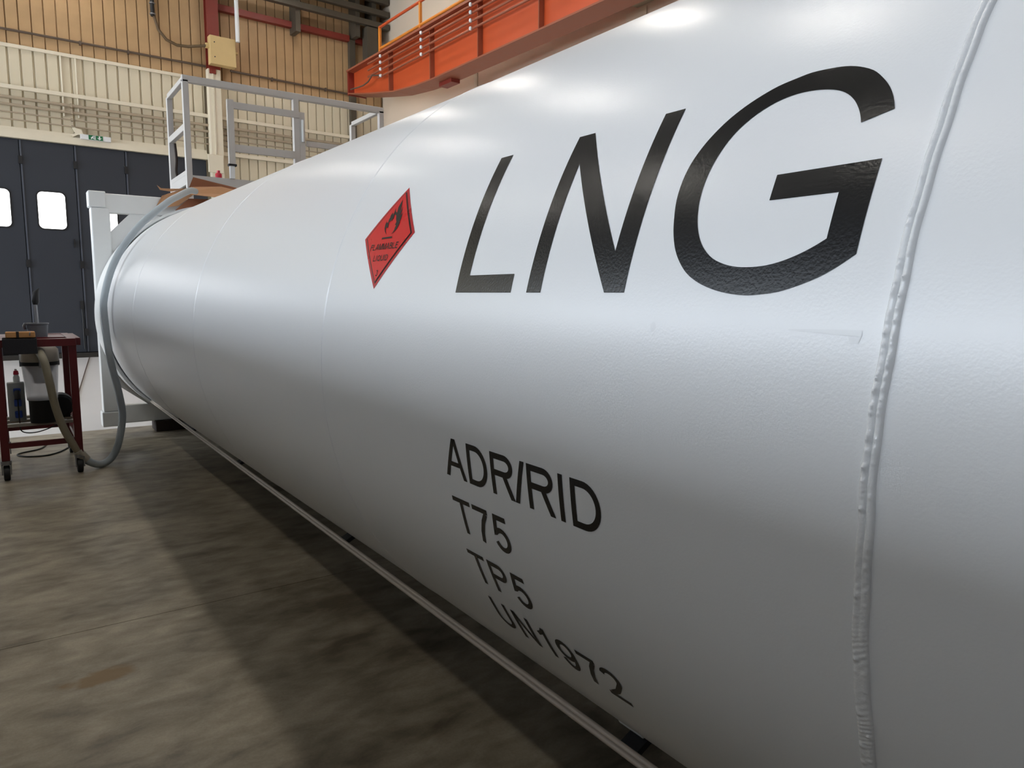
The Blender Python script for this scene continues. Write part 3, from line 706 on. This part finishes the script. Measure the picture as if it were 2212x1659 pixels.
# twin pipe along the lower flank and its brackets
for k, (dx, dz) in enumerate(((0.0046, 0.0049), (-0.0046, -0.0049))):
    mk('side_pipe', MB().tube([(1.236 + dx, y, 0.431 + dz) for y in (-2.4, 1.0, 5.0, 9.1)], 0.0085, 14), 'pipe_steel', tank, smooth=True)
for y, L in ((1.24, 0.06), (3.17, 0.06), (5.08, 0.08), (6.75, 0.45), (-0.9, 0.06)):
    bk = mk('bracket', MB().prism([(1.240, 0.428), (1.256, 0.424), (1.325, 0.458), (1.315, 0.474), (1.252, 0.443), (1.241, 0.438)], 1, y - L / 2, y + L / 2), 'dark_metal', tank)
    if L < 0.3:
        mk('lug', MB().prism([(1.272, 0.470), (1.280, 0.458), (1.33, 0.470), (1.31, 0.484)], 1, y - 0.02, y + 0.07), 'frame_white', bk, bev=0.004)

# end frame
Y0, Y1 = 9.15, 9.33
for s in (-1, 1):
    X = (lambda v: v) if s < 0 else (lambda v: 2 * AX - v)
    xs = sorted((X(0.824), X(1.006)))
    mk('corner_post', MB().box(xs[0], xs[1], Y0, Y1, 0.27, 2.53), 'frame_white', tank, bev=0.012)
    for z0, z1 in ((0.10, 0.27), (2.53, 2.705)):
        xc = sorted((X(0.806), X(0.975)))
        mk('corner_casting', MB().box(xc[0], xc[1], Y0 - 0.01, Y1 + 0.01, z0, z1), 'frame_white', tank, bev=0.012)
    # plates that carry the collar, with a triangular opening in each corner
    up = [(X(1.0), 2.48), (X(1.205), 2.48), (X(1.005), 2.275), (X(1.0), 2.27)]
    mk('corner_plate', MB().prism([(X(1.004), 2.275), (X(1.205), 2.482), (X(1.52), 2.482), (X(1.40), 2.33), (X(1.12), 2.16), (X(1.004), 1.86)], 1, Y0 + 0.02, Y0 + 0.05), 'frame_white', tank)
    mk('corner_plate', MB().prism([(X(1.004), 0.545), (X(1.276), 0.33), (X(1.55), 0.33), (X(1.40), 0.42), (X(1.13), 0.62), (X(1.004), 0.83)], 1, Y0 + 0.02, Y0 + 0.05), 'frame_white', tank)
mk('top_beam', MB().box(0.94, 2 * AX - 0.94, Y0 + 0.005, Y1 - 0.02, 2.48, 2.687), 'frame_white', tank, bev=0.012)
mk('bottom_beam', MB().box(0.94, 2 * AX - 0.94, Y0 + 0.005, Y1 - 0.02, 0.125, 0.33), 'frame_white', tank, bev=0.012)
mk('back_plate', MB().lathe([(0.01, 9.25), (1.225, 9.25), (1.225, 9.15)], (AX, 0, AZ), 96, axis='y'), 'frame_white', tank)
for xx, wd in ((1.60, 'dark timber block under the white frame nearest the aisle'), (2.75, 'dark timber block under the far half of the white frame')):
    tag(mk('support_block', MB().box(xx - 0.26, xx + 0.26, 9.1, 9.4, 0.0, 0.125), 'timber_dark', base=(xx, 9.25, 0), bev=0.008), wd, 'block', 'timber blocks under the tank')

# unseen sister tank added alongside, beyond the aisle (it shades the aisle floor and the lower flank from the windows)
sis = bpy.data.objects.new('tank_container', None); COL.objects.link(sis)
sis.location = (AX - 4.66, 3.0, 0)
META[sis.name] = ((AX - 4.66, 3.0, 0), I4)
tag(sis, 'unseen second tank container, dull grey to cut bounce light, standing parallel across the aisle', 'tank container')
for ch in list(tank.children):
    if ch.name.split('.')[0] in ('letter', 'hazard_placard', 'bracket', 'side_pipe'): continue
    c2 = ch.copy(); COL.objects.link(c2); c2.parent = sis
    if c2.material_slots: c2.material_slots[0].link = 'OBJECT'; c2.material_slots[0].material = MATS['low_bounce_grey']
for xx in (1.60, 2.75):
    tag(mk('support_block', MB().box(xx - 4.92, xx - 4.40, 9.1, 9.4, 0.0, 0.125), 'timber_dark', base=(xx - 4.66, 9.25, 0), bev=0.008), 'dark timber block under the second tank, %s' % ('outer' if xx < 2 else 'inner'), 'block', 'timber blocks under the second tank')

# ------------------------------------------------------------------ hose
def smooth_path(P, n=6):
    P = [Vector(p) for p in P]; out = []
    for i in range(len(P) - 1):
        p0 = P[max(0, i - 1)]; p1 = P[i]; p2 = P[i + 1]; p3 = P[min(len(P) - 1, i + 2)]
        for k in range(n):
            t = k / n
            out.append(0.5 * ((2 * p1) + (p2 - p0) * t + (2 * p0 - 5 * p1 + 4 * p2 - p3) * t * t + (3 * p1 - p0 - 3 * p2 + p3) * t ** 3))
    return out + [P[-1]]
hs = thing('suction_hose', 'thick grey hose draped over the tank end and down to the floor', 'hose', (0.65, 7.5, 0))
hp = [(1.79, 8.62, 2.715), (1.708, 8.5, 2.701), (1.553, 8.3, 2.609), (1.412, 8.15, 2.515), (1.131, 8.05, 2.258), (0.905, 8.0, 1.927), (0.784, 7.95, 1.57), (0.775, 7.95, 1.303), (0.797, 7.9, 0.947), (0.845, 7.85, 0.632), (0.857, 7.8, 0.41), (0.789, 7.65, 0.17), (0.707, 7.55, 0.056), (0.611, 7.47, 0.036), (0.518, 7.42, 0.088), (0.47, 7.41, 0.15)]
mk('grey_hose', MB().tube(smooth_path(hp), 0.033, 16), 'hose_grey', hs, smooth=True)
hb = [(0.47, 7.41, 0.15), (0.434, 7.39, 0.213), (0.355, 7.36, 0.392), (0.298, 7.33, 0.608), (0.268, 7.29, 0.817), (0.245, 7.27, 0.98), (0.225, 7.30, 1.06), (0.21, 7.42, 1.09)]
lab(mk('beige_hose', MB().tube(smooth_path(hb), 0.032, 16), 'hose_beige', hs, smooth=True), 'beige end of the hose')
mk('coupling', MB().tube([(0.505, 7.42, 0.105), (0.44, 7.392, 0.20)], 0.040, 16), 'pump_head', hs, smooth=True)

# ------------------------------------------------------------------ cardboard on the tank end
cb = thing('cardboard_box', 'torn flattened brown cardboard box lying on top of the tank end', 'cardboard', (1.9, 9.2, 2.69))
def quad(name, pts, m, th=0.006):
    pts = [Vector(p) for p in pts]; nrm = (pts[1] - pts[0]).cross(pts[-1] - pts[0]).normalized() * th
    n = len(pts); mb = MB(); mb.add(pts + [p + nrm for p in pts], [tuple(range(n)), tuple(range(n, 2 * n))[::-1]] + [(i, (i + 1) % n, n + (i + 1) % n, n + i) for i in range(n)])
    return mk(name, mb, m, cb)
lab(quad('standing_flap', [(1.83, 9.2, 2.80), (2.48, 9.2, 2.82), (2.38, 9.24, 2.875), (1.90, 9.24, 2.955)], 'cardboard_dark'), 'dark brown flap')
quad('flap', [(1.72, 8.95, 2.72), (2.10, 8.9, 2.70), (2.60, 9.18, 2.80), (2.2, 9.2, 2.865), (1.86, 9.2, 2.83)], 'cardboard')
quad('flap', [(1.455, 9.12, 2.55), (1.70, 9.1, 2.60), (1.92, 9.12, 2.78), (1.80, 9.14, 2.81), (1.60, 9.14, 2.73), (1.535, 9.13, 2.70)], 'cardboard')
quad('torn_strip', [(1.64, 9.13, 2.755), (1.78, 9.13, 2.80), (1.62, 9.13, 2.787), (1.53, 9.13, 2.785), (1.49, 9.13, 2.815), (1.52, 9.13, 2.765)], 'cardboard')
quad('inner_panel', [(1.64, 8.98, 2.53), (2.0, 8.98, 2.60), (2.05, 9.05, 2.69), (1.8, 9.05, 2.68)], 'cardboard_dark')

# ------------------------------------------------------------------ platform
pf = thing('work_platform', 'aluminium work platform with guard rails behind the tank end', 'platform', (3.2, 10.1, 0))
PX0, PX1, PY0, PY1 = 1.93, 4.47, 9.6, 10.6
A = 'aluminium'
mk('deck', MB().box(PX0, PX1, PY0, PY1, 2.94, 3.0), 'grating', pf)
mk('toe_board', MB().box(PX0 - 0.01, PX1, PY0 - 0.02, PY0, 2.92, 3.03), A, pf)
mk('toe_board', MB().box(PX0 - 0.03, PX0 - 0.01, PY0, PY1, 2.92, 3.03), A, pf)
for x in (PX0, PX1):
    for y in (PY0, PY1):
        mk('post', MB().box(x - 0.035, x + 0.035, y - 0.035, y + 0.035, 0.02, 4.14), A, pf, bev=0.005)
        mk('foot', MB().box(x - 0.06, x + 0.06, y - 0.06, y + 0.06, 0.0, 0.02), 'zinc', pf)
mk('top_rail', MB().box(PX0 - 0.035, PX1 + 0.035, PY0 - 0.035, PY0 + 0.035, 4.11, 4.19), A, pf, bev=0.006)
for x in (PX0, PX1):
    mk('side_rail', MB().box(x - 0.03, x + 0.03, PY0 + 0.03, PY1 - 0.03, 4.12, 4.18), A, pf, bev=0.006)
    mk('side_rail', MB().box(x - 0.03, x + 0.03, PY0 + 0.03, PY1 - 0.03, 3.56, 3.64), A, pf, bev=0.006)
    mk('side_rail', MB().box(x - 0.03, x + 0.03, PY0 + 0.03, PY1 - 0.03, 3.03, 3.09), A, pf, bev=0.006)
mk('post', MB().box(3.225, 3.30, PY0 - 0.035, PY0 + 0.035, 3.0, 4.12), A, pf, bev=0.005)
mk('mid_rail', MB().box(3.40, PX1 - 0.035, PY0 - 0.02, PY0 + 0.02, 3.54, 3.61), A, pf, bev=0.005)
gt = mk('gate', MB().box(2.395, 2.47, PY0 - 0.06, PY0 - 0.005, 3.20, 3.98).box(3.30, 3.375, PY0 - 0.03, PY0 + 0.02, 3.02, 3.96)
        .box(2.47, 3.30, PY0 - 0.05, PY0 - 0.01, 3.88, 3.96).box(2.47, 3.225, PY0 - 0.05, PY0 - 0.01, 3.36, 3.45), A, pf)
mk('gate_stop', MB().box(2.40, 2.455, PY0 - 0.065, PY0 - 0.01, 3.03, 3.18), 'white_plastic', gt)
mk('hinge', MB().box(2.385, 2.48, PY0 - 0.07, PY0, 3.18, 3.205), 'dark_metal', gt)
mk('latch', MB().tube([(3.34, PY0 - 0.05, 3.58), (3.34, PY0 - 0.05, 3.86)], 0.018, 8), 'white_plastic', gt)
tag(mk('red_can', MB().lathe([(0.001, 0.0), (0.038, 0.0), (0.04, 0.01), (0.04, 0.09), (0.028, 0.105), (0.02, 0.11), (0.02, 0.135), (0.001, 0.135)], (2.30, 9.72, 3.0), 20), 'red_plastic', base=(2.30, 9.72, 3.0), smooth=True),
    'small red can standing on the platform deck', 'can')
tag(mk('hanging_strap', MB().tube(smooth_path([(1.955, 10.5, 3.55), (1.965, 10.49, 3.35), (1.955, 10.5, 3.2), (1.97, 10.5, 3.1), (1.965, 10.5, 3.01)]), 0.016, 8), 'timber_dark', base=(1.96, 10.5, 3.0), smooth=True),
    'dark rope hanging from the platform side rail', 'rope')

# ------------------------------------------------------------------ red trolley and the things on it
ct = thing('red_trolley', 'dark red steel trolley on castors beside the hose', 'trolley', (0.18, 7.9, 0))
TX0, TX1, TY0, TY1 = -0.085, 0.455, 7.40, 8.36
for x in (TX0, TX1):
    for y in (TY0, TY1):
        mk('leg', MB().box(x - 0.03, x + 0.03, y - 0.03, y + 0.03, 0.172, 1.15), 'cart_red', ct, bev=0.003)
        cs = mk('castor', MB().tube([(x, y, 0.172), (x, y, 0.146)], 0.04, 12).box(x - 0.036, x - 0.027, y - 0.035, y + 0.04, 0.055, 0.146).box(x + 0.027, x + 0.036, y - 0.035, y + 0.04, 0.055, 0.146).box(x - 0.036, x + 0.036, y - 0.035, y + 0.04, 0.138, 0.148), 'zinc', ct)
        mk('wheel', MB().tube([(x - 0.024, y + 0.012, 0.064), (x - 0.02, y + 0.012, 0.064), (x + 0.02, y + 0.012, 0.064), (x + 0.024, y + 0.012, 0.064)], [0.054, 0.064, 0.064, 0.054], 24), 'rubber', cs, smooth=True)
for y in (TY0, TY1):
    mk('top_rail', MB().box(TX0 - 0.03, TX1 + 0.03, y - 0.045, y + 0.045, 1.14, 1.205), 'cart_red', ct, bev=0.003)
    mk('lower_rail', MB().box(TX0 + 0.026, TX1 - 0.026, y - 0.015, y + 0.015, 0.275, 0.32), 'cart_red', ct)
for x in (TX0, TX1):
    mk('top_rail', MB().box(x - 0.03, x + 0.07, TY0 + 0.045, TY1 - 0.045, 1.14, 1.205), 'cart_red', ct, bev=0.003)
    mk('lower_rail', MB().box(x - 0.015, x + 0.015, TY0 + 0.026, TY1 - 0.026, 0.275, 0.32), 'cart_red', ct)
    mk('shelf_rail', MB().box(x - 0.015, x + 0.015, TY0 + 0.026, TY1 - 0.026, 0.405, 0.45), 'cart_red', ct)
for y in (7.62, 7.86, 8.1):
    mk('shelf_slat', MB().box(TX0 + 0.015, TX1 - 0.015, y - 0.03, y + 0.03, 0.425, 0.45), 'pump_head', ct)
mk('top_plate', MB().box(TX0 + 0.07, TX1 - 0.03, 7.75, 8.315, 1.185, 1.20), 'cart_red', ct)

vc = thing('vacuum_separator', 'clear plastic dust separator with beige head hanging inside the red trolley', 'dust separator', (0.21, 7.62, 0.45))
vx, vy = 0.215, 7.62
mk('clear_bowl', MB().lathe([(0.11, 0.66), (0.118, 0.655), (0.14, 0.97), (0.145, 0.985), (0.138, 0.985), (0.112, 0.668), (0.11, 0.66)], (vx, vy, 0), 36), 'clear_plastic', vc, smooth=True)
mk('bowl_floor', MB().lathe([(0.001, 0.675), (0.11, 0.672), (0.116, 0.668)], (vx, vy, 0), 36), 'white_plastic', vc, smooth=True)
mk('cone', MB().lathe([(0.125, 0.985), (0.12, 0.96), (0.06, 0.86), (0.055, 0.80), (0.001, 0.80)], (vx, vy, 0), 28), 'rubber', vc, smooth=True)
mk('seal_ring', MB().lathe([(0.13, 0.965), (0.15, 0.965), (0.15, 0.995), (0.13, 0.995)], (vx, vy, 0), 36), 'rubber', vc, smooth=True)
mk('head', MB().lathe([(0.001, 0.995), (0.143, 0.995), (0.148, 1.01), (0.146, 1.10), (0.12, 1.13), (0.001, 1.135)], (vx, vy, 0), 36), 'pump_head', vc, smooth=True)
mk('inlet', MB().tube([(0.21, 7.49, 1.09), (0.21, 7.40, 1.09)], 0.045, 16), 'pump_head', vc, smooth=True)
for a in (20, 160, 270):
    x = vx + 0.148 * math.cos(math.radians(a)); y = vy + 0.148 * math.sin(math.radians(a))
    mk('clamp', MB().box(x - 0.012, x + 0.012, y - 0.012, y + 0.012, 0.95, 1.08), 'zinc', vc, bev=0.003)
mk('base', MB().lathe([(0.001, 0.45), (0.10, 0.45), (0.105, 0.47), (0.105, 0.64), (0.112, 0.66), (0.001, 0.665)], (vx, vy, 0), 30), 'rubber', vc, smooth=True)
tag(mk('motor_unit', MB().tube([(0.36, 7.78, 0.56), (0.36, 7.80, 0.56), (0.36, 7.98, 0.56), (0.36, 8.0, 0.56)], [0.085, 0.107, 0.107, 0.085], 24).box(0.29, 0.43, 7.8, 7.98, 0.45, 0.5), 'rubber', base=(0.36, 7.89, 0.45), smooth=True),
    'round black motor lying on the trolley shelf behind the separator', 'motor')

tag(mk('foam_pad', MB().box(-0.045, 0.197, 7.305, 7.35, 1.085, 1.215).box(-0.045, 0.197, 7.35, 7.44, 1.205, 1.222), 'pad_dark', base=(0.08, 7.36, 1.21), bev=0.006), 'dark porous foam pad folded over the trolley front edge', 'foam pad')
wd = thing('wooden_block', 'tan wooden brush block with a dark band on the foam pad', 'wooden block', (0.085, 7.38, 1.222))
mk('block', MB().box(-0.02, 0.19, 7.32, 7.43, 1.222, 1.272), 'wood_tan', wd, bev=0.008)
mk('band', MB().box(0.055, 0.075, 7.317, 7.433, 1.221, 1.274), 'timber_dark', wd)
mk('hook', MB().tube([(0.15, 7.31, 1.24), (0.15, 7.30, 1.262), (0.155, 7.31, 1.27)], 0.004, 8), 'zinc', wd)
pt = thing('paint_pot', 'grey metal pot with a brush handle standing on the trolley top', 'pot', (0.23, 7.9, 1.2))
mk('pot', MB().lathe([(0.001, 1.2), (0.075, 1.2), (0.085, 1.31), (0.092, 1.315), (0.092, 1.325), (0.08, 1.322), (0.07, 1.22), (0.001, 1.22)], (0.225, 7.9, 0), 28), 'pot_grey', pt, smooth=True)
mk('ear', MB().tube([(0.13, 7.9, 1.27), (0.122, 7.89, 1.30), (0.135, 7.89, 1.325)], 0.012, 8), 'zinc', pt, smooth=True)
mk('brush_handle', MB().tube([(0.235, 7.88, 1.22), (0.226, 7.9, 1.34), (0.223, 7.92, 1.49)], 0.014, 10), 'zinc', pt, smooth=True)
mk('bristles', MB().tube([(0.223, 7.92, 1.49), (0.225, 7.925, 1.52), (0.235, 7.93, 1.60), (0.26, 7.93, 1.64)], [0.02, 0.03, 0.024, 0.004], 10), 'dark_metal', pt, smooth=True)
eb = thing('socket_box', 'grey power distribution box with blue sockets on the trolley shelf', 'electrical box', (0.03, 7.8, 0.45))
mk('case', MB().box(-0.04, 0.09, 7.76, 7.86, 0.45, 0.80), 'box_grey', eb, bev=0.01)
for z in (0.72, 0.62, 0.515):
    sk = mk('socket', MB().box(0.005, 0.06, 7.735, 7.76, z - 0.032, z + 0.032), 'socket_blue', eb, bev=0.008)
    mk('socket_lid', MB().box(0.01, 0.055, 7.73, 7.735, z - 0.024, z + 0.024), 'socket_blue', sk)
mk('plug', MB().tube([(0.033, 7.735, 0.715), (0.033, 7.70, 0.695), (0.033, 7.69, 0.66)], 0.026, 12), 'rubber', eb, smooth=True)
bt = thing('spray_bottle', 'small white bottle with red cap on the grey socket box', 'bottle', (0.035, 7.81, 0.80))
mk('body', MB().lathe([(0.001, 0.80), (0.025, 0.80), (0.026, 0.845), (0.016, 0.87), (0.001, 0.87)], (0.035, 7.81, 0), 18), 'white_plastic', bt, smooth=True)
mk('cap', MB().lathe([(0.017, 0.868), (0.022, 0.87), (0.018, 0.90), (0.012, 0.905), (0.001, 0.905)], (0.035, 7.81, 0), 18), 'red_plastic', bt, smooth=True)
mk('nozzle', MB().lathe([(0.009, 0.903), (0.009, 0.92), (0.001, 0.922)], (0.035, 7.81, 0), 12), 'white_plastic', bt, smooth=True)

tag(mk('looped_cable', MB().tube(smooth_path([(0.033, 7.69, 0.66), (0.035, 7.70, 0.45), (0.05, 7.72, 0.36), (0.16, 7.78, 0.335), (0.30, 7.85, 0.37), (0.36, 7.9, 0.42)]), 0.005, 8), 'rubber', base=(0.1, 7.75, 0.35), smooth=True), 'thin dark cable drooping below the socket box plug', 'cable')
tag(mk('floor_cable', MB().tube(smooth_path([(0.26, 8.94, 0.007), (0.19, 8.71, 0.007), (0.03, 8.58, 0.007), (-0.0, 8.48, 0.007), (0.08, 8.36, 0.007), (0.23, 8.32, 0.007), (0.35, 8.44, 0.007), (0.45, 8.67, 0.007)]), 0.007, 8), 'rubber', base=(0.2, 8.5, 0), smooth=True), 'dark cable lying in a bend on the floor under the red trolley', 'cable')
tag(mk('trailing_cable', MB().tube(smooth_path([(1.62, 20.6, 0.009), (1.38, 18.31, 0.009), (1.12, 15.81, 0.009), (0.86, 13.27, 0.009), (0.78, 12.2, 0.009)]), 0.009, 8), 'conduit', base=(1.1, 16, 0), smooth=True), 'thin cable trailing over the pale floor to the folding door', 'cable')
